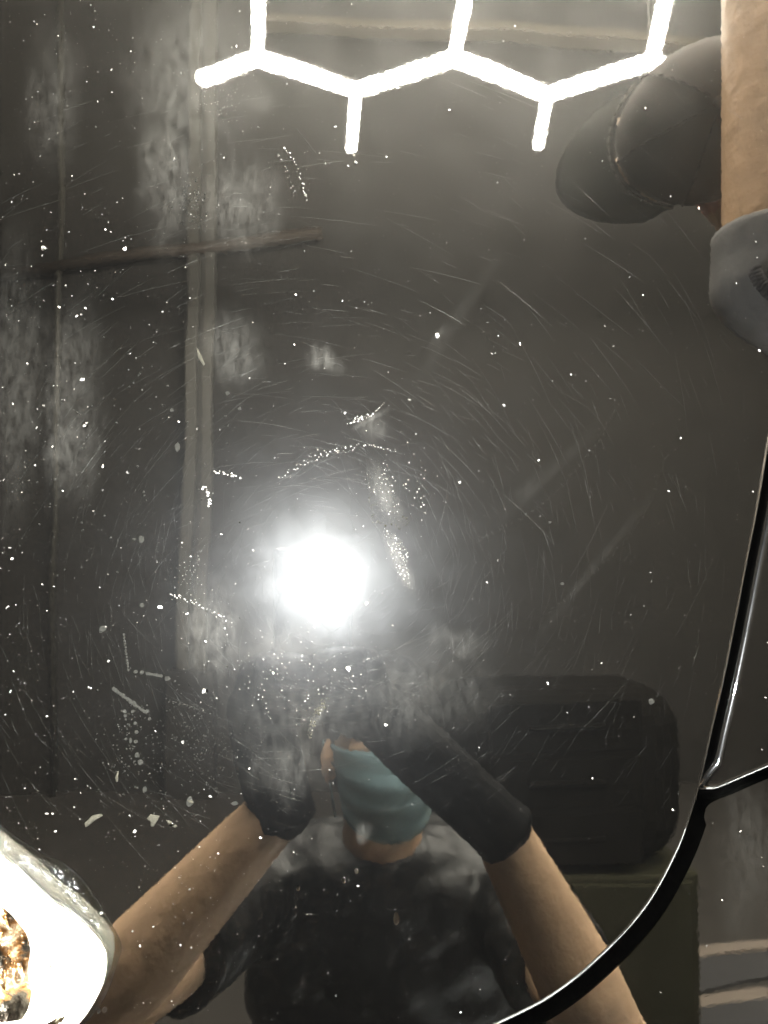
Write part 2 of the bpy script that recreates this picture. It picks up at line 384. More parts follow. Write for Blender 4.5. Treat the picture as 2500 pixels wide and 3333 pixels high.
def sheet(name, poly, radius, depth=.016, y0=0.0, seg=8):
    """flat painted sheet whose rim rolls back in a quarter round; poly is the rim of the flat part, counter-clockwise in (x, z)"""
    bm = bmesh.new(); n = len(poly); rings = []
    nor = []
    for i in range(n):
        a = (poly[i]-poly[i-1]).normalized(); b = (poly[(i+1) % n]-poly[i]).normalized()
        na = Vector((a.y, -a.x)); nb = Vector((b.y, -b.x)); m = (na+nb)
        m = m.normalized() if m.length > 1e-6 else na
        nor.append(m / max(.6, m.dot(na)))
    prof = [(radius*math.sin(t), radius*(1-math.cos(t))) for t in [math.pi/2*k/seg for k in range(seg+1)]] + [(radius, depth)]
    for (o, y) in prof:
        rings.append([bm.verts.new((p.x+q.x*o, y0+y, p.y+q.y*o)) for p, q in zip(poly, nor)])
    face = bm.faces.new(rings[0])
    for r0, r1 in zip(rings, rings[1:]):
        for i in range(n):
            j = (i+1) % n; bm.faces.new((r0[i], r1[i], r1[j], r0[j]))
    bmesh.ops.recalc_face_normals(bm, faces=bm.faces)
    if face.normal.y > 0: bmesh.ops.reverse_faces(bm, faces=bm.faces)
    me = bpy.data.meshes.new(name); bm.to_mesh(me); bm.free()
    o = link(name, me, M_PAINT, car)
    for f in me.polygons: f.use_smooth = len(f.vertices) == 4
    return o
# rim of the flat part of the large panel along the gap, from the bottom up
seam_px = [(-300, 3700), (300, 3690), (850, 3610), (1250, 3500), (1590, 3338), (1790, 3235), (1955, 3102), (2095, 2948), (2190, 2780), (2243, 2640),
           (2276, 2520), (2310, 2370), (2346, 2215), (2384, 2030), (2422, 1830), (2452, 1680), (2482, 1507), (2545, 1100), (2600, 600), (2650, 0), (2700, -700), (2760, -1500), (2800, -2400), (2840, -3600)]
seam = clean(smooth_poly([panel(*p) for p in seam_px], 6))
ztop = seam[-1].y
big = seam + [Vector((-1.1, ztop)), Vector((-1.1, seam[0].y))]
bonnet = sheet('bonnet', big, .0034, .03)
bonnet['label'] = 'large glossy black panel with swirl marks and dust'
GAP = .0108
seam2 = clean(offset_line(seam, GAP))
# junction with the short gap running off to the right
jx = panel(2300, 2556); bl = [panel(2302, 2553), panel(2330, 2553), panel(2380, 2533), panel(2510, 2478), panel(2800, 2360), panel(3400, 2130), panel(4400, 1800)]
low = [panel(2292, 2660), panel(2300, 2628), panel(2325, 2608), panel(2390, 2582), panel(2520, 2526), panel(2810, 2408), panel(3410, 2178), panel(4400, 1850)]
up_edge = [p for p in seam2 if p.y > bl[0].y + .006]
lo_edge = [p for p in seam2 if p.y < low[0].y - .003]
bl_s = smooth_poly(bl, 5); low_s = smooth_poly(low, 5)
upper = [Vector((bl_s[-1].x, ztop))] + up_edge[::-1] + bl_s
fender = sheet('fender', clean(upper), .0042, .03)
fender['label'] = 'black panel right of the gap, above the branching gap'
lower = lo_edge + low_s + [Vector((low_s[-1].x, lo_edge[0].y))]
bumper = sheet('bumper', clean(lower), .0026, .03)
bumper['label'] = 'black panel below the branching gap at lower right'
# rubber strip at the bottom of the gaps
def strip(name, line, wid, y):
    bm = bmesh.new(); prev = None
    for i, p in enumerate(line):
        t = (line[min(i+1, len(line)-1)] - line[max(i-1, 0)]).normalized(); n = Vector((t.y, -t.x))
        row = [bm.verts.new((p.x+n.x*s*wid, y + (-.0022*(1-(s/.5)**2)), p.y+n.y*s*wid)) for s in (-.5, -.25, 0, .25, .5)]
        if prev:
            for j in range(4): bm.faces.new((prev[j], prev[j+1], row[j+1], row[j]))
        prev = row
    bmesh.ops.recalc_face_normals(bm, faces=bm.faces)
    o = from_bm(name, bm, M_RUBBER, car); return o
strip('gap_seal', offset_line(seam, GAP/2), .03, .028)
strip('gap_seal', [(a+b)/2 for a, b in zip(bl_s, low_s[2:]+low_s[-1:]*2)][:len(bl_s)-2], .028, .0285)
# tan sealant smeared in the gap just above the junction
def blob_mesh(name, pts, thick, mat, par, y=0.0, jit=.25):
    """flat-bottomed lump with the given outline (x, z) lying on the panel"""
    bm = bmesh.new(); c = sum(pts, Vector((0, 0)))/len(pts)
    r0 = [bm.verts.new((p.x, y-.00005, p.y)) for p in pts]
    r1 = [bm.verts.new((c.x+(p.x-c.x)*.72, y-thick*rnd.uniform(1-jit, 1+jit), c.y+(p.y-c.y)*.72)) for p in pts]
    t = bm.verts.new((c.x, y-thick*1.25, c.y)); n = len(pts)
    for i in range(n):
        j = (i+1) % n; bm.faces.new((r0[i], r0[j], r1[j], r1[i])); bm.faces.new((r1[i], r1[j], t))
    bmesh.ops.recalc_face_normals(bm, faces=bm.faces)
    return from_bm(name, bm, mat, par)
M_SEALANT = simple('tan_sealant', (.2, .17, .11), .6, var=.4, scale=400)
s_pts = [(2306, 2410), (2300, 2450), (2292, 2490), (2286, 2530), (2276, 2560), (2264, 2590), (2256, 2592), (2262, 2560), (2272, 2525), (2282, 2480), (2294, 2430)]
blob_mesh('sealant', [panel(*p)+Vector((.0005, 0)) for p in s_pts], .0008, M_SEALANT, car, y=.0015)

# ------------------------------------------------------------------ marks on the paint
# swirl scratches: fine raised hairlines laid in rings round the glare, imitating its glints
def hairline(verts, faces, p, ang, length, rad, bend):
    n = max(3, int(length/.006)); d0 = ang; q = p.copy(); rows = []
    for i in range(n+1):
        t = Vector((math.cos(d0), math.sin(d0))); s = Vector((-t.y, t.x)); f = math.sin(math.pi*min(max(i/n, .04), .96))**.5
        k = len(verts)
        for a in (0, 45, 90, 135, 180):
            ca = math.cos(R(a)); sa = math.sin(R(a))
            verts.append((q.x+s.x*rad*f*ca, -rad*f*sa*.9 - 1e-6, q.y+s.y*rad*f*ca))
        rows.append(k); q = q + t*(length/n); d0 += bend/n
    for a, b in zip(rows, rows[1:]):
        for j in range(4): faces.append((a+j, a+j+1, b+j+1, b+j))
def hair_obj(name, items, mat, par):
    vs, fs = [], []
    for it in items: hairline(vs, fs, *it)
    me = bpy.data.meshes.new(name); me.from_pydata(vs, [], fs); me.update()
    return link(name, me, mat, par)
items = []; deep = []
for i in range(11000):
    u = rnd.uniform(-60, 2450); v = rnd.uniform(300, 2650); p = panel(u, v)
    sw = panel(1065, 1870) + Vector((rnd.gauss(0, .02), rnd.gauss(0, .02)))       # rings centred on the glare, as its glints would run
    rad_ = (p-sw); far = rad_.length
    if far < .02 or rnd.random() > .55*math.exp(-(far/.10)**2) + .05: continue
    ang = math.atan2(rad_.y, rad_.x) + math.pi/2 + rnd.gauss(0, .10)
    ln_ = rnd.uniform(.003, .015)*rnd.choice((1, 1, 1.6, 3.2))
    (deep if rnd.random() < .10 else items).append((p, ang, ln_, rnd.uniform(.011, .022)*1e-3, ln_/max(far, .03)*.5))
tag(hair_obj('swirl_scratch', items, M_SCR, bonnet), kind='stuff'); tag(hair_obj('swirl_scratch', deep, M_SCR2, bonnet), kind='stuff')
# longer single scratches
for (a, b, r) in (((1810, 900), (2060, 1100), .05), ((2070, 1170), (2230, 1330), .03), ((560, 1940), (745, 2020), .07), ((330, 1230), (455, 1110), .04),
                  ((270, 1250), (420, 1100), .03), ((1030, 500), (965, 415), .05), ((985, 1290), (1165, 1293), .06), ((905, 1185), (1000, 1165), .05),
                  ((1850, 1600), (1880, 1740), .05), ((350, 2090), (400, 2230), .045), ((700, 2380), (900, 2480), .04), ((540, 2220), (590, 2270), .04),
                  ((980, 2275), (1140, 2268), .03), ((1065, 2270), (1060, 2345), .06), ((1120, 2110), (980, 2135), .05), ((2240, 1820), (2240, 1890), .04),
                  ((1950, 2060), (1955, 2000), .06), ((480, 2190), (520, 2330), .035), ((450, 1390), (600, 1300), .04), ((370, 2450), (450, 2540), .03)):
    pa, pb = panel(*a), panel(*b); d = pb-pa
    hair_obj('scratch', [(pa, math.atan2(d.y, d.x), d.length, r*1e-3, rnd.uniform(-.05, .05))], M_SPOT, bonnet)

# dust specks: shared lumpy grains
def grain_mesh(name, k, mat):
    bm = bmesh.new(); bmesh.ops.create_icosphere(bm, subdivisions=1, radius=1); rr = random.Random(k)
    for v in bm.verts: v.co *= rr.uniform(.35, 1.3)
    bm.verts.ensure_lookup_table()
    me = bpy.data.meshes.new(name); bm.to_mesh(me); bm.free(); me.materials.append(mat); return me
M_DUST2 = simple('grey_dust', (.06, .058, .053), .8); M_DUST3 = simple('faint_dust', (.022, .021, .019), .8)
grains = [grain_mesh('dust_speck', k, (M_DUST, M_DUST2, M_DUST3)[k % 3]) for k in range(9)]
def keep(u, v):                          # not on the gap or the lamp
    if u < 400 and v > 2650 + u*.9: return False
    sx = None
    for (a, b), (c, d) in zip(seam_px, seam_px[1:]):
        if d <= v <= b: sx = a + (c-a)*(b-v)/max(b-d, 1)
    return sx is None or u < sx - 25
def speck_pos():
    while True:
        u = rnd.uniform(0, 2490); v = rnd.uniform(0, 3320)
        dens = .35 + .65*max(0, 1-u/1400)
        if 2350 < v and u > 1100: dens *= .35
        if rnd.random() < dens and keep(u, v): return u, v
def put_grain(u, v, r, par=bonnet, sx=1.0):
    p = panel(u, v); o = bpy.data.objects.new('dust_speck', rnd.choice(grains)); col.objects.link(o)
    o.location = (p.x, -r*.35, p.y); o.scale = (r*sx, r*.7, r); o.rotation_euler = (0, rnd.uniform(0, 6.3), 0); parent(o, par)
for i in range(230):
    u, v = speck_pos(); put_grain(u, v, rnd.uniform(.00026, .00062), sx=rnd.choice((1, .45, 1.7, .7)))
for (u, v, r) in ((1424, 1095, .0016), (143, 810, .0012), (408, 812, .0011), (275, 1385, .0013), (270, 1235, .0011), (522, 1976, .0012), (1135, 2175, .0019), (1090, 2180, .0011),
                  (890, 2190, .0012), (1255, 2358, .0012), (665, 2250, .0013), (1160, 530, .0010), (115, 1515, .0011), (595, 2415, .0011), (440, 2705, .0016), (330, 2970, .001),
                  (2350, 1995, .0011), (2490, 2340, .0013), (1640, 1320, .0009), (1495, 1570, .001)):
    if u < 2300: put_grain(u, v, r)
for (u, v) in ((2430, 1600), (2480, 2090), (2470, 2270), (2460, 2440)): put_grain(u+20, v, .0006, fender)
for (u, v) in ((2320, 2680), (2410, 2705), (2300, 3080), (2485, 2820), (2480, 2790), (2150, 3230), (2350, 2930)): put_grain(u, v, .0006, bumper, .5)
def dust_field(name, pts, mat, par):
    vs, fs = [], []
    base = [((1, 0, 0)), (-.5, 0, .87), (-.5, 0, -.87)]
    for (p, r) in pts:
        a = rnd.uniform(0, 6.3); k = len(vs); ca, sa = math.cos(a), math.sin(a)
        for j in range(5):
            t = a + 2*math.pi*j/5; q = r*rnd.uniform(.6, 1.2); vs.append((p.x+q*math.cos(t), -2e-6, p.y+q*math.sin(t)))
        vs.append((p.x, -r*.8, p.y))
        for j in range(5): fs.append((k+j, k+(j+1) % 5, k+5))
    me = bpy.data.meshes.new(name); me.from_pydata(vs, [], fs); me.update()
    bm = bmesh.new(); bm.from_mesh(me); bmesh.ops.recalc_face_normals(bm, faces=bm.faces); bm.to_mesh(me); bm.free()
    return tag(link(name, me, mat, par, smooth=False), kind='stuff')
pts = []
for i in range(2400):
    u, v = speck_pos(); pts.append((panel(u, v), rnd.uniform(.00005, .00013)*rnd.choice((1, 1, 1, 1.7))))
def cluster(cu, cv, su, sv, n, r0, r1):
    out = []
    for i in range(n):
        u = rnd.gauss(cu, su); v = rnd.gauss(cv, sv)
        if keep(u, v): out.append((panel(u, v), rnd.uniform(r0, r1)))
    return out
pts += cluster(900, 2200, 90, 70, 90, .0001, .0003) + cluster(1130, 2200, 60, 60, 60, .0001, .00025) + cluster(740, 330, 60, 40, 60, .00006, .00018)
pts += cluster(620, 640, 30, 60, 40, .00006, .00018) + cluster(1320, 1560, 60, 90, 60, .0001, .0003) + cluster(620, 1900, 40, 60, 50, .00008, .0002)
dust_field('fine_dust', pts, M_DUST, bonnet)
pts = cluster(640, 2430, 110, 80, 330, .00015, .0004) + cluster(420, 2420, 40, 90, 90, .0002, .0006) + cluster(620, 660, 30, 40, 60, .0002, .0006) + cluster(380, 1500, 200, 300, 70, .0003, .0007)
dust_field('fine_water_spot', pts, M_SPOT, bonnet)

# single dried water spots
def spot_mesh(k):
    rr = random.Random(k); bm = bmesh.new(); n = 12
    o = [bm.verts.new((math.cos(2*math.pi*i/n)*rr.uniform(.85, 1.15), 0, math.sin(2*math.pi*i/n)*rr.uniform(.85, 1.15))) for i in range(n)]
    q = [bm.verts.new((v.co.x*.8, -.12, v.co.z*.8)) for v in o]; c = bm.verts.new((0, -.05, 0))
    for i in range(n):
        j = (i+1) % n; bm.faces.new((o[i], o[j], q[j], q[i])); bm.faces.new((q[i], q[j], c))
    bmesh.ops.recalc_face_normals(bm, faces=bm.faces)
    me = bpy.data.meshes.new('water_spot'); bm.to_mesh(me); bm.free(); me.materials.append(M_SPOT); return me
spots = [spot_mesh(k) for k in range(4)]
def put_spot(u, v, r, s=1.0, rot=0.0):
    p = panel(u, v); o = bpy.data.objects.new('water_spot', rnd.choice(spots)); col.objects.link(o)
    o.location = (p.x, -2e-6, p.y); o.scale = (r, r, r*s); o.rotation_euler = (0, rot, 0); parent(o, bonnet)
for (u, v, r, s) in ((334, 2047, 10, 1), (460, 1755, 8, 1.4), (437, 1755, 6, .7), (462, 1970, 7, 1), (578, 1455, 8, 1.7), (441, 2187, 6, 1), (462, 2188, 6, 1), (545, 2209, 9, .8),
                     (435, 2288, 6, 1.1), (436, 2290, 5, 1), (432, 2316, 5, 1), (406, 2316, 5, 1.2), (440, 2354, 5, 1), (444, 2383, 6, 1), (442, 2414, 6, 1), (446, 2458, 7, 1.1),
                     (457, 2481, 8, 1), (408, 2330, 5, 1), (479, 2315, 6, 1), (487, 2340, 5, 1), (618, 2610, 10, 1.6), (471, 2570, 6, 1.5), (2120, 2283, 9, 1), (765, 2615, 9, .7),
                     (410, 2405, 4, 1), (425, 2410, 4, 2), (1830, 1900, 6, .7), (1790, 1700, 5, .7), (740, 1280, 6, 1), (780, 1330, 5, 1), (560, 1335, 6, 1)):
    put_spot(u, v, r*PX*1.05, s)
def beads(a, b, n, r0, r1, curve=0):
    for i in range(n):
        t = i/(n-1); u = a[0]+(b[0]-a[0])*t; v = a[1]+(b[1]-a[1])*t + curve*4*t*(1-t)
        put_spot(u, v, rnd.uniform(r0, r1)*PX, rnd.uniform(.8, 1.6))
beads((370, 2242), (470, 2316), 14, 4, 6); beads((403, 2065), (418, 2180), 12, 3, 4); beads((480, 2192), (525, 2200), 7, 4, 5)
# beaded white lines of dried rinse water
def bead_line(line, n, r0, r1, mat=M_DUST):
    L = [panel(*p) for p in line]; L = smooth_poly(L, 10)
    return [(L[min(int(i/n*len(L)), len(L)-1)] + Vector((rnd.gauss(0, .0005), rnd.gauss(0, .0005))), rnd.uniform(r0, r1)) for i in range(n)]
dust_field('dotted_dust_line', bead_line([(925, 480), (960, 530), (985, 600), (995, 650)], 26, .00015, .00042), M_DUST, bonnet)
dust_field('dotted_dust_line', bead_line([(905, 500), (935, 560), (960, 640)], 18, .0001, .00025), M_DUST, bonnet)
dust_field('dotted_dust_line', bead_line([(910, 1555), (1010, 1490), (1100, 1462), (1200, 1450), (1285, 1470)], 46, .0001, .00036), M_DUST, bonnet)
dust_field('dotted_dust_line', bead_line([(960, 1530), (1060, 1480), (1150, 1466)], 30, .0001, .0003), M_DUST, bonnet)
dust_field('dotted_dust_line', bead_line([(560, 1935), (640, 1968), (745, 2022)], 26, .00018, .00036), M_DUST, bonnet)
dust_field('dotted_dust_line', bead_line([(555, 2285), (600, 2295), (655, 2306)], 24, .0002, .0005), M_SPOT, bonnet)
dust_field('dotted_dust_line', bead_line([(700, 1535), (750, 1545), (785, 1558)], 16, .0002, .0005), M_DUST, bonnet)
dust_field('dotted_dust_line', bead_line([(665, 1585), (680, 1620), (682, 1645)], 22, .0003, .0006), M_DUST, bonnet)
dust_field('dotted_dust_line', bead_line([(1560, 1760), (1750, 1650), (1900, 1500), (2000, 1340)], 150, .00008, .0002), M_SPOT, bonnet)
dust_field('dotted_dust_line', bead_line([(1780, 2000), (1950, 1850), (2090, 1680), (2170, 1480)], 130, .00008, .0002), M_SPOT, bonnet)
dust_field('dotted_dust_line', bead_line([(1660, 2260), (1900, 2000), (2050, 1800)], 60, .00008, .00015), M_SPOT, bonnet)

# splash of dried residue beside the glare: two pointed flakes built from many crumbs and a rim of beads
def inside(p, poly):
    c = False; n = len(poly)
    for i in range(n):
        a, b = poly[i], poly[i-1]
        if (a[1] > p[1]) != (b[1] > p[1]) and p[0] < (b[0]-a[0])*(p[1]-a[1])/(b[1]-a[1]) + a[0]: c = not c
    return c
def crumbs(name, poly, n, r0, r1, mat):
    us = [p[0] for p in poly]; vs = [p[1] for p in poly]; out = []
    while len(out) < n:
        q = (rnd.uniform(min(us), max(us)), rnd.uniform(min(vs), max(vs)))
        if inside(q, poly): out.append((panel(*q), rnd.uniform(r0, r1)*rnd.choice((.6, .8, 1, 1.6))))
    return dust_field(name, out, mat, bonnet)
fe = [(1192, 1530), (1230, 1498), (1262, 1505), (1280, 1590), (1300, 1640), (1322, 1700), (1300, 1712), (1262, 1705), (1225, 1700), (1205, 1640), (1198, 1580)]
crumbs('residue_flake', fe, 420, .00006, .0002, M_RES)
crumbs('residue_flake', [(1245, 1720), (1285, 1735), (1312, 1760), (1325, 1790), (1330, 1850), (1336, 1920), (1325, 1912), (1310, 1890), (1280, 1830), (1260, 1770)], 420, .00006, .00022, M_RES)
crumbs('residue_crumb', [(1190, 1530), (1230, 1500), (1270, 1510), (1285, 1590), (1320, 1700), (1300, 1712), (1225, 1700), (1200, 1620)], 70, .00005, .00018, M_DUST)
crumbs('residue_crumb', [(1245, 1720), (1285, 1735), (1325, 1780), (1330, 1850), (1335, 1918), (1310, 1890), (1280, 1830)], 110, .00006, .00024, M_DUST)
dust_field('residue_rim', bead_line([(1200, 1620), (1213, 1665), (1220, 1700), (1265, 1705), (1300, 1715), (1330, 1700), (1300, 1670)], 40, .0001, .0005), M_RES, bonnet)
crumbs('residue_flake', [(1130, 1380), (1165, 1355), (1210, 1345), (1250, 1315), (1255, 1305), (1215, 1350), (1180, 1372)], 70, .0001, .00028, M_DUST)
crumbs('residue_flake', [(1000, 2395), (1015, 2330), (1050, 2270), (1075, 2260), (1065, 2300), (1035, 2340), (1010, 2405)], 90, .0002, .0005, M_RES)
for q in ([(275, 2680), (300, 2655), (330, 2648), (335, 2655), (312, 2668), (285, 2690), (278, 2692)], [(478, 2665), (490, 2650), (520, 2655), (512, 2672), (500, 2690), (490, 2690), (490, 2675)],
          [(540, 2668), (555, 2672), (578, 2688), (570, 2695), (550, 2685)], [(610, 2605), (622, 2602), (632, 2612), (622, 2618)], [(375, 2530), (383, 2510), (386, 2510), (384, 2545), (378, 2545)],
          [(640, 1130), (652, 1150), (668, 1185), (662, 1190), (645, 1165)]):
    blob_mesh('dried_splash', [panel(*p) for p in q], .0005, M_RES, bonnet)
# clear drops
M_DROP, _, _, _, bb = new_mat('clear_water'); bb.inputs['Transmission Weight'].default_value = 1; bb.inputs['Roughness'].default_value = .02; bb.inputs['IOR'].default_value = 1.33
bm = bmesh.new(); bmesh.ops.create_uvsphere(bm, u_segments=14, v_segments=10, radius=1); dm = bpy.data.meshes.new('water_drop'); bm.to_mesh(dm); bm.free(); dm.materials.append(M_DROP)
for f in dm.polygons: f.use_smooth = True
for (u, v, r, s) in ((1290, 2990, 9, 2.1), (1118, 2865, 7, 1.4), (1160, 2835, 6, 1.3), (970, 2890, 6, 1.4), (340, 3287, 8, 1), (322, 3290, 5, 1.5), (668, 2250, 9, 1), (143, 810, 9, .8), (278, 1382, 9, 1), (560, 2683, 9, .6)):
    p = panel(u, v); o = bpy.data.objects.new('water_drop', dm); col.objects.link(o); o.location = (p.x, -.0002, p.y); o.scale = (r*PX, r*PX*.6, r*PX*s); parent(o, bonnet)

# ------------------------------------------------------------------ lamp at the lower left corner
hl = empty('headlight', (0, 0, 0)); parent(hl, car); hl['label'] = 'overexposed clear-rimmed lamp at the lower corner of the panel'
def lens_mat():
    m = bpy.data.materials.new('clear_lamp_plastic'); m.use_nodes = True; nt = m.node_tree; N = nt.nodes; L = nt.links; N.clear()
    g = N.new('ShaderNodeNewGeometry'); t = N.new('ShaderNodeTexNoise'); t.inputs['Scale'].default_value = 170; t.inputs['Detail'].default_value = 4
    L.new(g.outputs['Position'], t.inputs['Vector']); bp = N.new('ShaderNodeBump'); bp.inputs['Distance'].default_value = .001
    L.new(t.outputs['Fac'], bp.inputs['Height'])
    fr = N.new('ShaderNodeFresnel'); fr.inputs['IOR'].default_value = 1.1; L.new(bp.outputs['Normal'], fr.inputs['Normal'])
    gl = N.new('ShaderNodeBsdfGlossy'); gl.inputs['Roughness'].default_value = .12; L.new(bp.outputs['Normal'], gl.inputs['Normal'])
    tr = N.new('ShaderNodeBsdfTransparent'); tr.inputs[0].default_value = (.93, .93, .9, 1)
    mx = N.new('ShaderNodeMixShader'); L.new(fr.outputs[0], mx.inputs[0]); L.new(tr.outputs[0], mx.inputs[1]); L.new(gl.outputs[0], mx.inputs[2])
    o = N.new('ShaderNodeOutputMaterial'); L.new(mx.outputs[0], o.inputs[0]); return m
M_LENS = lens_mat()
M_LWHITE = simple('white_lamp_plastic', (.8, .78, .72), .3, var=.1, scale=60, bump=.001, bscale=80)
M_CHROME, _, N_, L_, b_ = new_mat('amber_chrome'); b_.inputs['Metallic'].default_value = 1; b_.inputs['Roughness'].default_value = .34
g_ = N_.new('ShaderNodeNewGeometry'); t_ = N_.new('ShaderNodeTexNoise'); t_.inputs['Scale'].default_value = 75; t_.inputs['Detail'].default_value = 4; L_.new(g_.outputs['Position'], t_.inputs['Vector'])
c_ = N_.new('ShaderNodeValToRGB'); L_.new(t_.outputs['Fac'], c_.inputs[0]); L_.new(c_.outputs[0], b_.inputs['Base Color'])
bp_ = N_.new('ShaderNodeBump'); bp_.inputs['Distance'].default_value = .006; L_.new(t_.outputs['Fac'], bp_.inputs['Height']); L_.new(bp_.outputs['Normal'], b_.inputs['Normal'])
for i_, (p_, k_) in enumerate(((.36, (.006, .005, .004, 1)), (.46, (.03, .027, .022, 1)), (.54, (.14, .07, .025, 1)), (.66, (.5, .42, .3, 1)))):
    e_ = c_.color_ramp.elements[i_] if i_ < 2 else c_.color_ramp.elements.new(p_); e_.position = p_; e_.color = k_
M_DGLASS = simple('smoky_reflector', (.10, .085, .06), .15, metal=1, var=.7, scale=150, bump=.003, bscale=120)
lam = 0.03   # how far the lamp stands out of the panel
def out_pt(u, v, y):     # same corner of the lamp, y metres in front of the panel
    p = panel(u, v); return Vector((p.x, -y, p.y))
def loft(name, rings, mat, par, close=True, cap=False):
    bm = bmesh.new(); rows = [[bm.verts.new(p) for p in r] for r in rings]
    n = len(rows[0])
    for a, b in zip(rows, rows[1:]):
        for i in range(n if close else n-1):
            j = (i+1) % n; bm.faces.new((a[i], a[j], b[j], b[i]))
    if cap: bm.faces.new(rows[-1])
    bmesh.ops.recalc_face_normals(bm, faces=bm.faces); return from_bm(name, bm, mat, par)
def closed(line, n=4):   # smooth closed outline in photograph pixels
    L = [Vector(p) for p in line]; m = len(L); out = []
    for i in range(m):
        p0, p1, p2, p3 = L[i-1], L[i], L[(i+1) % m], L[(i+2) % m]
        for k in range(n):
            t = k/n; out.append(.5*((2*p1) + (p2-p0)*t + (2*p0-5*p1+4*p2-p3)*t*t + (3*p1-p0-3*p2+p3)*t**3))
    return out
rim = closed([(-120, 2600), (-40, 2650), (12, 2702), (60, 2738), (130, 2782), (200, 2812), (275, 2880), (335, 2975), (380, 3052), (392, 3095), (376, 3150), (345, 3240), (285, 3320), (190, 3390), (40, 3440), (-160, 3400), (-300, 3200), (-320, 2900), (-240, 2680)])
body = closed([(-150, 2690), (-70, 2720), (-5, 2775), (52, 2822), (110, 2880), (165, 2930), (215, 2958), (285, 3015), (330, 3065), (349, 3112), (343, 3180), (322, 3235), (275, 3295), (190, 3340), (40, 3390), (-140, 3350), (-260, 3170), (-280, 2920), (-230, 2760)])
cen = Vector((-40, 3060))
def ring(line, k, y, about=cen): return [out_pt(*(about + (p-about)*k), y) for p in line]
loft('lens_rim', [ring(rim, 1, .0003), ring(rim, 1.0, .0022), ring(rim, .985, .0034), ring(body, .99, .0045), ring(body, .97, .002), ring(rim, .97, .0004), ring(rim, 1, .0003)], M_LENS, hl)
bm = bmesh.new(); prev = None
edge = smooth_poly([panel(*p) for p in rim], 1)
inner = [(92, 2990), (70, 2950), (15, 2895), (-60, 2860), (-160, 2900), (-220, 3000), (-220, 3130), (-150, 3240), (-40, 3290), (30, 3300), (72, 3255), (96, 3180), (84, 3110), (92, 3050)]
inn = closed([(u_+48 if u_ > 0 else u_, v_) for u_, v_ in inner], 4)
def resample(line, n):
    L = line + line[:1]; d = [0]
    for a, b in zip(L, L[1:]): d.append(d[-1] + (b-a).length)
    out = []
    for i in range(n):
        t = d[-1]*i/n; k = max(j for j in range(len(d)) if d[j] <= t); k = min(k, len(L)-2)
        f = (t-d[k])/max(d[k+1]-d[k], 1e-9); out.append(L[k].lerp(L[k+1], f))
    return out
def polar(line, n=72):   # outline sampled by direction from the centre so that rings correspond
    out = []
    for i in range(n):
        a = 2*math.pi*i/n; d = Vector((math.cos(a), math.sin(a))); best = 0
        L = line + line[:1]
        for p, q in zip(L, L[1:]):
            e = q-p; den = d.x*(-e.y) + e.x*d.y
            if abs(den) < 1e-9: continue
            w_ = p-cen; t = (w_.x*(-e.y) + e.x*w_.y)/den; s = (d.x*w_.y - d.y*w_.x)/den
            if t > 0 and -1e-6 <= s <= 1+1e-6: best = max(best, t)
        out.append(cen + d*best)
    return out
B = polar(body); I = polar(inn)
def mix(t): return [b.lerp(i, t) for b, i in zip(B, I)]
loft('housing', [ring(B, 1, .0005), ring(B, 1, .010), ring(B, .985, .016), ring(mix(.15), 1, .021), ring(mix(.5), 1, .023), ring(mix(.9), 1, .021), ring(I, 1, .016), ring(I, .97, .004)], M_LWHITE, hl)
bm = bmesh.new(); rows = []
for k, y in ((1.0, .006), (.8, .004), (.6, .007), (.4, .003), (.2, .006)):
    rows.append([bm.verts.new(p + Vector((0, rnd.uniform(-.003, .003), 0))) for p in ring(I[::3], k*.985, y)])
for a, b in zip(rows, rows[1:]):
    n = len(a)
    for i in range(n):
        j = (i+1) % n; bm.faces.new((a[i], a[j], b[j])); bm.faces.new((a[i], b[j], b[i]))
bm.faces.new(rows[-1]); bmesh.ops.recalc_face_normals(bm, faces=bm.faces)
from_bm('reflector', bm, M_CHROME, hl)
for q in ([(185, 3262), (205, 3240), (245, 3222), (268, 3216), (255, 3240), (215, 3252)], [(170, 3298), (210, 3282), (262, 3262), (258, 3285), (215, 3305), (180, 3310)], [(200, 3062), (212, 3055), (232, 3068), (222, 3072)]):
    pp = [panel(*p) for p in q]
    blob_mesh('cooling_slot', pp, .001, M_DGLASS, hl, y=-.0225)

# ------------------------------------------------------------------ the phone
ph = empty('phone', (-.02, -.408, CAM.z-.052)); tag(ph, 'dark phone with its flash lit held in black gloves', 'phone')
bm = bmesh.new(); box_bm(bm, (-.060, -.4125, CAM.z-.142), (.020, -.4035, CAM.z+.020), .0035); from_bm('body', bm, M_PHONE, ph, smooth=False)
def disc(name, c, r, mat, y0, y1):
    bm = bmesh.new(); cone_bm(bm, (c[0], y0, c[1]), r, (c[0], y1, c[1]), r, seg=24); return from_bm(name, bm, mat, ph, smooth=False)
disc('camera_lens', (0, CAM.z), .006, M_GLASS, -.4036, -.4022)
disc('camera_lens', (0, CAM.z-.025), .006, M_GLASS, -.4036, -.4022)
bm = bmesh.new()
n = 24; fl = Vector((-.0095, CAM.z-.0105))
vs = [bm.verts.new((fl.x+.0034*math.cos(2*math.pi*i/n), -.4030, fl.y+.0034*math.sin(2*math.pi*i/n))) for i in range(n)]; bm.faces.new(vs)
from_bm('flash', bm, M_FLASH, ph, smooth=False)

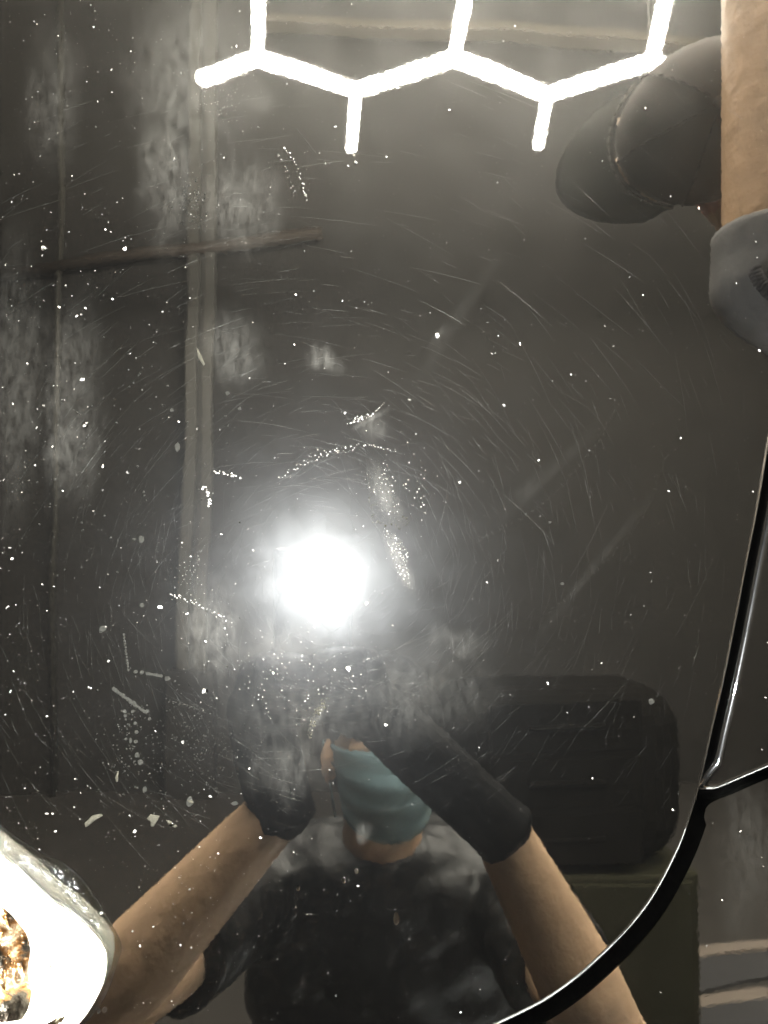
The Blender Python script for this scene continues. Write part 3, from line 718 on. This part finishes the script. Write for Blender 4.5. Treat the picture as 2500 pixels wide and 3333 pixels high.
# ------------------------------------------------------------------ the photographer, kneeling
pe = empty('person', (.12, -.95, 0)); tag(pe, 'person in black t-shirt, blue mask and black gloves taking the picture', 'person')
def P(u, v, d): return room(u, v, d)
hc = P(1255, 2440, .74)                         # head centre
neck0 = P(1245, 2650, .78); neck1 = P(1245, 2790, .82)
shl = P(870, 2900, .84); shr = P(1640, 2900, .84)
wl = P(915, 2625, .43); el = P(285, 3310, .45); wr = P(1625, 2690, .43); er = P(1985, 3400, .47)
chest = P(1250, 3050, .86); hip = Vector((chest.x, -.98, .50))
bm = bmesh.new()
ball_bm(bm, hc+Vector((0, 0, .02)), (.076, .094, .10)); ball_bm(bm, hc+Vector((0, .02, -.045)), (.060, .070, .072))   # skull, jaw
ball_bm(bm, hc+Vector((0, .098, -.02)), (.014, .02, .026))                                                             # nose
ball_bm(bm, hc+Vector((-.03, .078, .02)), (.028, .012, .01)); ball_bm(bm, hc+Vector((.03, .078, .02)), (.028, .012, .01))
ball_bm(bm, hc+Vector((-.079, -.005, -.015)), (.012, .022, .033)); ball_bm(bm, hc+Vector((.079, -.005, -.015)), (.012, .022, .033))
limb(bm, [(hc+Vector((0, -.02, -.06)), .056), (neck0, .056), (neck1, .062)])
limb(bm, [(shl, .052), (el, .046)]); limb(bm, [(shr, .052), (er, .046)])
for e, w_ in ((el, wl), (er, wr)):
    limb(bm, [(e, .044), (e.lerp(w_, .28), .047), (e.lerp(w_, .7), .037), (w_, .030)])
limb(bm, [(shl, .05), (neck1+Vector((0, -.01, -.03)), .07), (shr, .05)])
limb(bm, [(chest+Vector((0, 0, .05)), .12), (hip, .12)])
for s in (-1, 1):
    kn = Vector((hip.x+s*.12, -.90, .075)); limb(bm, [(hip+Vector((s*.08, 0, 0)), .085), (kn, .062)]); limb(bm, [(kn, .058), (kn+Vector((0, -.38, -.01)), .045)])
body_o = remeshed('body', bm, M_SKIN, pe, .006, 5)
bm = bmesh.new()
limb(bm, [(shl, .075), (neck1+Vector((0, .0, -.030)), .088), (shr, .075)])
for s in (-1, 1):
    limb(bm, [(chest+Vector((s*.085, 0, .06)), .125), (chest+Vector((s*.08, -.02, -.25)), .115), (hip+Vector((s*.07, 0, .04)), .12)])
ball_bm(bm, chest+Vector((0, .02, .0)), (.16, .12, .16))
for s_, e in ((shl, el), (shr, er)):
    cone_bm(bm, s_, .078, s_.lerp(e, .62), .072); ball_bm(bm, s_, .078)
shirt = remeshed('t_shirt', bm, M_SHIRT, pe, .008, 4, lambda c: .017*noise.noise(Vector((c.x*8+c.z*7, c.y*8, c.z*13-c.x*6))) + .004*noise.noise(c*40))
bm = bmesh.new()
limb(bm, [(hip+Vector((-.07, 0, 0)), .125), (hip+Vector((.07, 0, 0)), .125)])
for s in (-1, 1):
    kn = Vector((hip.x+s*.12, -.90, .082)); limb(bm, [(hip+Vector((s*.08, 0, 0)), .10), (kn, .078)]); limb(bm, [(kn, .072), (kn+Vector((0, -.34, -.014)), .062)])
remeshed('trousers', bm, M_JEANS, pe, .012, 3)
for s in (-1, 1):
    bm = bmesh.new(); a = Vector((hip.x+s*.12, -1.28, .06)); limb(bm, [(a, .045), (a+Vector((0, -.07, .0)), .045), (a+Vector((0, -.10, -.02)), .036)])
    remeshed('shoe', bm, M_SHOE, pe, .008, 2)
# mask: pleated shell in front of the lower face, with ear loops
bm = bmesh.new(); nu, nv = 22, 16; g = []
for j in range(nv+1):
    t = j/nv; row = []
    for i in range(nu+1):
        s = i/nu*2-1; ang = s*R(78)
        rx = .073*(1-.20*t); ry = .108 + .022*math.sin(math.pi*min(1, t*1.1))*(1-s*s)
        pl = .0018*math.sin(t*math.pi*7)*(1-s*s)
        zz = .014 - .108*t + .012*(s*s)*t*1.8 + .006*(1-s*s)*(1-t)
        row.append(bm.verts.new(hc + Vector((math.sin(ang)*(rx+pl+.004), math.cos(ang)*(ry+pl)-.002, zz))))
    g.append(row)
for a, b in zip(g, g[1:]):
    for i in range(nu): bm.faces.new((a[i], a[i+1], b[i+1], b[i]))
bmesh.ops.recalc_face_normals(bm, faces=bm.faces); bmesh.ops.solidify(bm, geom=bm.faces[:], thickness=.0015)
mk = from_bm('face_mask', bm, M_MASK, pe)
for s in (-1, 1):
    bm = bmesh.new(); a = hc+Vector((s*.074, .022, -.015)); b = hc+Vector((s*.088, -.02, .01)); c = hc+Vector((s*.07, .022, -.085))
    for p, q in ((a, b), (b, c)): cone_bm(bm, p, .0016, q, .0016, seg=8)
    from_bm('ear_loop', bm, M_MASK, mk)
bm = bmesh.new(); ball_bm(bm, hc+Vector((0, -.018, .035)), (.086, .094, .10)); ball_bm(bm, hc+Vector((0, .030, .062)), (.078, .078, .052)); ball_bm(bm, hc+Vector((0, -.04, -.01)), (.084, .075, .09))
remeshed('hair', bm, M_HAIR, pe, .006, 2, lambda c: .004*noise.noise(c*60))
for s in (-1, 1):
    bm = bmesh.new(); ball_bm(bm, hc+Vector((s*.031, .078, .003)), .012, seg=12); from_bm('eye', bm, M_EYE, pe)
# gloves: palm, four fingers round the phone, thumb on the other face
def glove(name, wrist, side):
    """side -1: hand on the phone's left edge, +1: on its right edge"""
    bm = bmesh.new(); ex = -.056 if side < 0 else .016
    zc_ = CAM.z - (.132 if side < 0 else .128)
    palm = Vector((ex + side*.020, -.430, zc_-.012)); mid = wrist.lerp(palm, .55)
    d = (palm-wrist).normalized()
    cone_bm(bm, wrist - d*.015, .036, wrist + d*.01, .034)                         # cuff with a clean hem
    limb(bm, [(wrist, .034), (mid, .036), (palm, .032)])
    ball_bm(bm, palm+Vector((side*.004, 0, .02)), (.02, .022, .036))
    lens_ = (.062, .072, .068, .054)
    for k in range(4):
        kz = zc_ + .036 - k*.019
        a = Vector((ex+side*.014, -.424, kz)); b = Vector((ex+side*.012, -.397, kz+.004)); c = Vector((ex-side*.016, -.394, kz+.004)); e = Vector((ex-side*(lens_[k]-.034), -.396, kz+.002))
        limb(bm, [(a, .0105), (b, .0098), (c, .0092), (e, .0080)])
    t0 = palm + Vector((-side*.006, -.012, .022)); limb(bm, [(t0, .013), (Vector((ex-side*.004, -.428, zc_+.045)), .0115), (Vector((ex-side*.018, -.424, zc_+.070)), .0095)])
    remeshed(name, bm, M_GLOVE, pe, .0035, 3)
glove('glove', wl, -1); glove('glove', wr, 1)

# ------------------------------------------------------------------ the second person, leaning in with a raised arm
p2_ = empty('person', (1.02, -.6, 0)); tag(p2_, 'person in brown cap and grey shirt leaning in with one arm raised', 'person')
hc2 = P(2265, 435, .52)
U = Vector((-.28, .90, -.30)).normalized(); Fw = Vector((-.90, -.10, -.36)); Fw = (Fw - U*Fw.dot(U)).normalized(); Sd = Fw.cross(U)   # up, face direction, side
AX = Matrix((Sd, Fw, U)).transposed()
def H(x, y, z): return hc2 + Sd*x + Fw*y + U*z
sh2 = P(2570, 900, .34); el2 = P(2505, -260, .33); wr2 = el2 + Vector((.06, .14, .20)); hip2 = Vector((1.04, -.62, .95)); ch2 = Vector((.88, -.52, 1.40)); nk2 = Vector((.60, -.45, 1.66)); shr2 = Vector((.86, -.62, 1.66))
bm = bmesh.new()
ball_bm(bm, H(0, 0, .02), (.076, .094, .10), AX); ball_bm(bm, H(0, .02, -.05), (.060, .070, .075), AX)
ball_bm(bm, H(0, .10, -.02), (.015, .022, .028), AX)
for s in (-1, 1):
    ball_bm(bm, H(s*.03, .080, .022), (.028, .012, .010), AX); ball_bm(bm, H(s*.08, -.008, -.015), (.013, .024, .034), AX)
    ball_bm(bm, H(s*.035, .066, -.03), (.024, .02, .022), AX)
ball_bm(bm, H(0, .088, -.068), (.026, .012, .007), AX); ball_bm(bm, H(0, .086, -.080), (.022, .012, .007), AX); ball_bm(bm, H(0, .072, -.112), (.026, .018, .016), AX)
limb(bm, [(H(0, -.02, -.07), .058), (nk2, .06), (ch2.lerp(nk2, .6), .07)])
limb(bm, [(sh2, .062), (sh2.lerp(el2, .4), .056), (el2, .047), (el2.lerp(wr2, .3), .046), (wr2, .032)])
limb(bm, [(shr2, .055), (Vector((1.06, -.72, 1.40)), .046), (Vector((.98, -.50, 1.18)), .032)])
limb(bm, [(sh2, .06), (nk2, .065), (shr2, .06)]); limb(bm, [(ch2, .13), (hip2, .13)])
for s in (-1, 1):
    limb(bm, [(hip2+Vector((s*.09, 0, 0)), .09), (Vector((1.02+s*.11, -.58, .5)), .062), (Vector((1.02+s*.12, -.62, .08)), .042)])
    limb(bm, [(Vector((1.02+s*.12, -.62, .05)), .035), (Vector((1.02+s*.13, -.48, .035)), .032)])
# hands with five fingers
def hand(bm, w_, d, pn):
    d = d.normalized(); pn = (pn-d*pn.dot(d)).normalized(); sd = d.cross(pn); kn = w_ + d*.085
    limb(bm, [(w_, .028), (w_+d*.05, .03), (kn, .026)])
    for k, (o, L_) in enumerate(((-.03, .07), (-.01, .08), (.01, .075), (.03, .06))):
        a = kn + sd*o; limb(bm, [(a, .0105), (a+d*L_*.5+pn*.006, .0095), (a+d*L_+pn*.016, .008)])
    a = w_ + d*.03 - sd*.028; limb(bm, [(a, .013), (a+d*.03-sd*.022, .011), (a+d*.062-sd*.028+pn*.006, .009)])
hand(bm, wr2, Vector((0, .1, 1)), Vector((0, 1, 0)))
hand(bm, Vector((.98, -.50, 1.18)), Vector((.05, .2, -1)), Vector((0, 1, 0)))
b2 = remeshed('body', bm, [M_SKIN2, M_LIP], p2_, .006, 4)
for f in b2.data.polygons:
    c = f.center; q = Vector(((c-hc2).dot(Sd), (c-hc2).dot(Fw), (c-hc2).dot(U)))
    if (abs(q.x) < .028 and q.y > .070 and -.088 < q.z < -.060) or (.080 < abs(q.x) < .10 and abs(q.y+.008) < .03 and abs(q.z+.015) < .04): f.material_index = 1
for s in (-1, 1):
    bm = bmesh.new(); ball_bm(bm, H(s*.031, .080, .003), .012, seg=12); from_bm('eye', bm, M_EYE, p2_)
    bm = bmesh.new(); ball_bm(bm, H(s*.031, .090, .024), (.02, .006, .005), AX, seg=10); from_bm('eyebrow', bm, M_HAIR, p2_)
bm = bmesh.new(); ball_bm(bm, H(0, -.02, -.005), (.082, .085, .085), AX); remeshed('hair', bm, M_HAIR, p2_, .006, 2)
# cap: crown and brim
bm = bmesh.new(); ball_bm(bm, H(0, -.006, .040), (.092, .108, .098), AX, seg=28)
for v in list(bm.verts):
    if (v.co-hc2).dot(U) < .034: bm.verts.remove(v)
bmesh.ops.solidify(bm, geom=bm.faces[:], thickness=.003)
cap = from_bm('cap', bm, M_CAP, p2_)
bm = bmesh.new(); rows = []
for j in range(9):
    t = j/8; row = []
    for i in range(17):
        a = R(-58 + 116*i/16); rr = 1 + .0*t
        x = math.sin(a)*(.090+.004*t); y = math.cos(a)*(.104 + .078*t*math.cos(a*.55)); zz = .040 - .012*t - .014*(math.sin(a)**2)*t
        row.append(bm.verts.new(H(x, y, zz)))
    rows.append(row)
for a, b in zip(rows, rows[1:]):
    for i in range(16): bm.faces.new((a[i], a[i+1], b[i+1], b[i]))
bmesh.ops.solidify(bm, geom=bm.faces[:], thickness=.003); from_bm('brim', bm, M_CAPB, cap)
bm = bmesh.new()
for i in range(16):
    q = []
    for k in (i, i+1):
        a = R(-58 + 116*k/16); q.append(H(math.sin(a)*.0925, math.cos(a)*.110, .044))
    cone_bm(bm, q[0], .0016, q[1], .0016, seg=6)
from_bm('brim_edge', bm, M_CAPT, cap)
for k in range(6):
    bm = bmesh.new(); L_ = []
    for i in range(9):
        a = R(8 + 80*i/8); b = R(30+60*k); L_.append(H(.0935*math.sin(a)*math.cos(b), -.006+.1095*math.sin(a)*math.sin(b), .040+.0995*math.cos(a)))
    for p, q in zip(L_, L_[1:]): cone_bm(bm, p, .0013, q, .0013, seg=6)
    from_bm('seam', bm, M_CAP, cap)
bm = bmesh.new(); ball_bm(bm, H(0, -.006, .139), (.008, .008, .004), AX, seg=10); from_bm('button', bm, M_CAP, cap)
# grey shirt with raised sleeve
bm = bmesh.new()
ball_bm(bm, sh2, .072); cone_bm(bm, sh2+Vector((0, 0, -.01)), .072, sh2.lerp(el2, .14), .070)
limb(bm, [(sh2, .07), (nk2+Vector((.10, -.02, -.07)), .085), (shr2, .078)]); cone_bm(bm, shr2, .078, Vector((.98, -.68, 1.50)), .072)
for s in (-1, 1): limb(bm, [(ch2+Vector((s*.07, 0, 0)), .135), (hip2+Vector((s*.06, 0, .03)), .14)])
remeshed('shirt', bm, M_GREY, p2_, .007, 3, lambda c: .006*noise.noise(c*22))
for k in range(2):  # dark raised bands put in for the shade of the sleeve folds
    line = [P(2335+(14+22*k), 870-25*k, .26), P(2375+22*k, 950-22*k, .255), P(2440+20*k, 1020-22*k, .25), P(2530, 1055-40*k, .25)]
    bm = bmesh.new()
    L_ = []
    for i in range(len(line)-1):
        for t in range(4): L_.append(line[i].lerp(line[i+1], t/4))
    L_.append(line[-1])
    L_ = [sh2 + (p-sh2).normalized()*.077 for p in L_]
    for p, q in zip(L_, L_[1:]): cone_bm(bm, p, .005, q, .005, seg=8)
    from_bm('sleeve_fold_shade', bm, M_GREYD, p2_)
bm = bmesh.new(); limb(bm, [(hip2+Vector((-.07, 0, 0)), .138), (hip2+Vector((.07, 0, 0)), .138)])
for s in (-1, 1): limb(bm, [(hip2+Vector((s*.09, 0, -.05)), .11), (Vector((1.02+s*.11, -.58, .5)), .08), (Vector((1.02+s*.12, -.62, .10)), .065)])
remeshed('trousers', bm, M_JEANS, p2_, .012, 3)
for s in (-1, 1):
    bm = bmesh.new(); limb(bm, [(Vector((1.02+s*.12, -.65, .05)), .05), (Vector((1.02+s*.13, -.48, .045)), .045)]); remeshed('shoe', bm, M_SHOE, p2_, .008, 2)
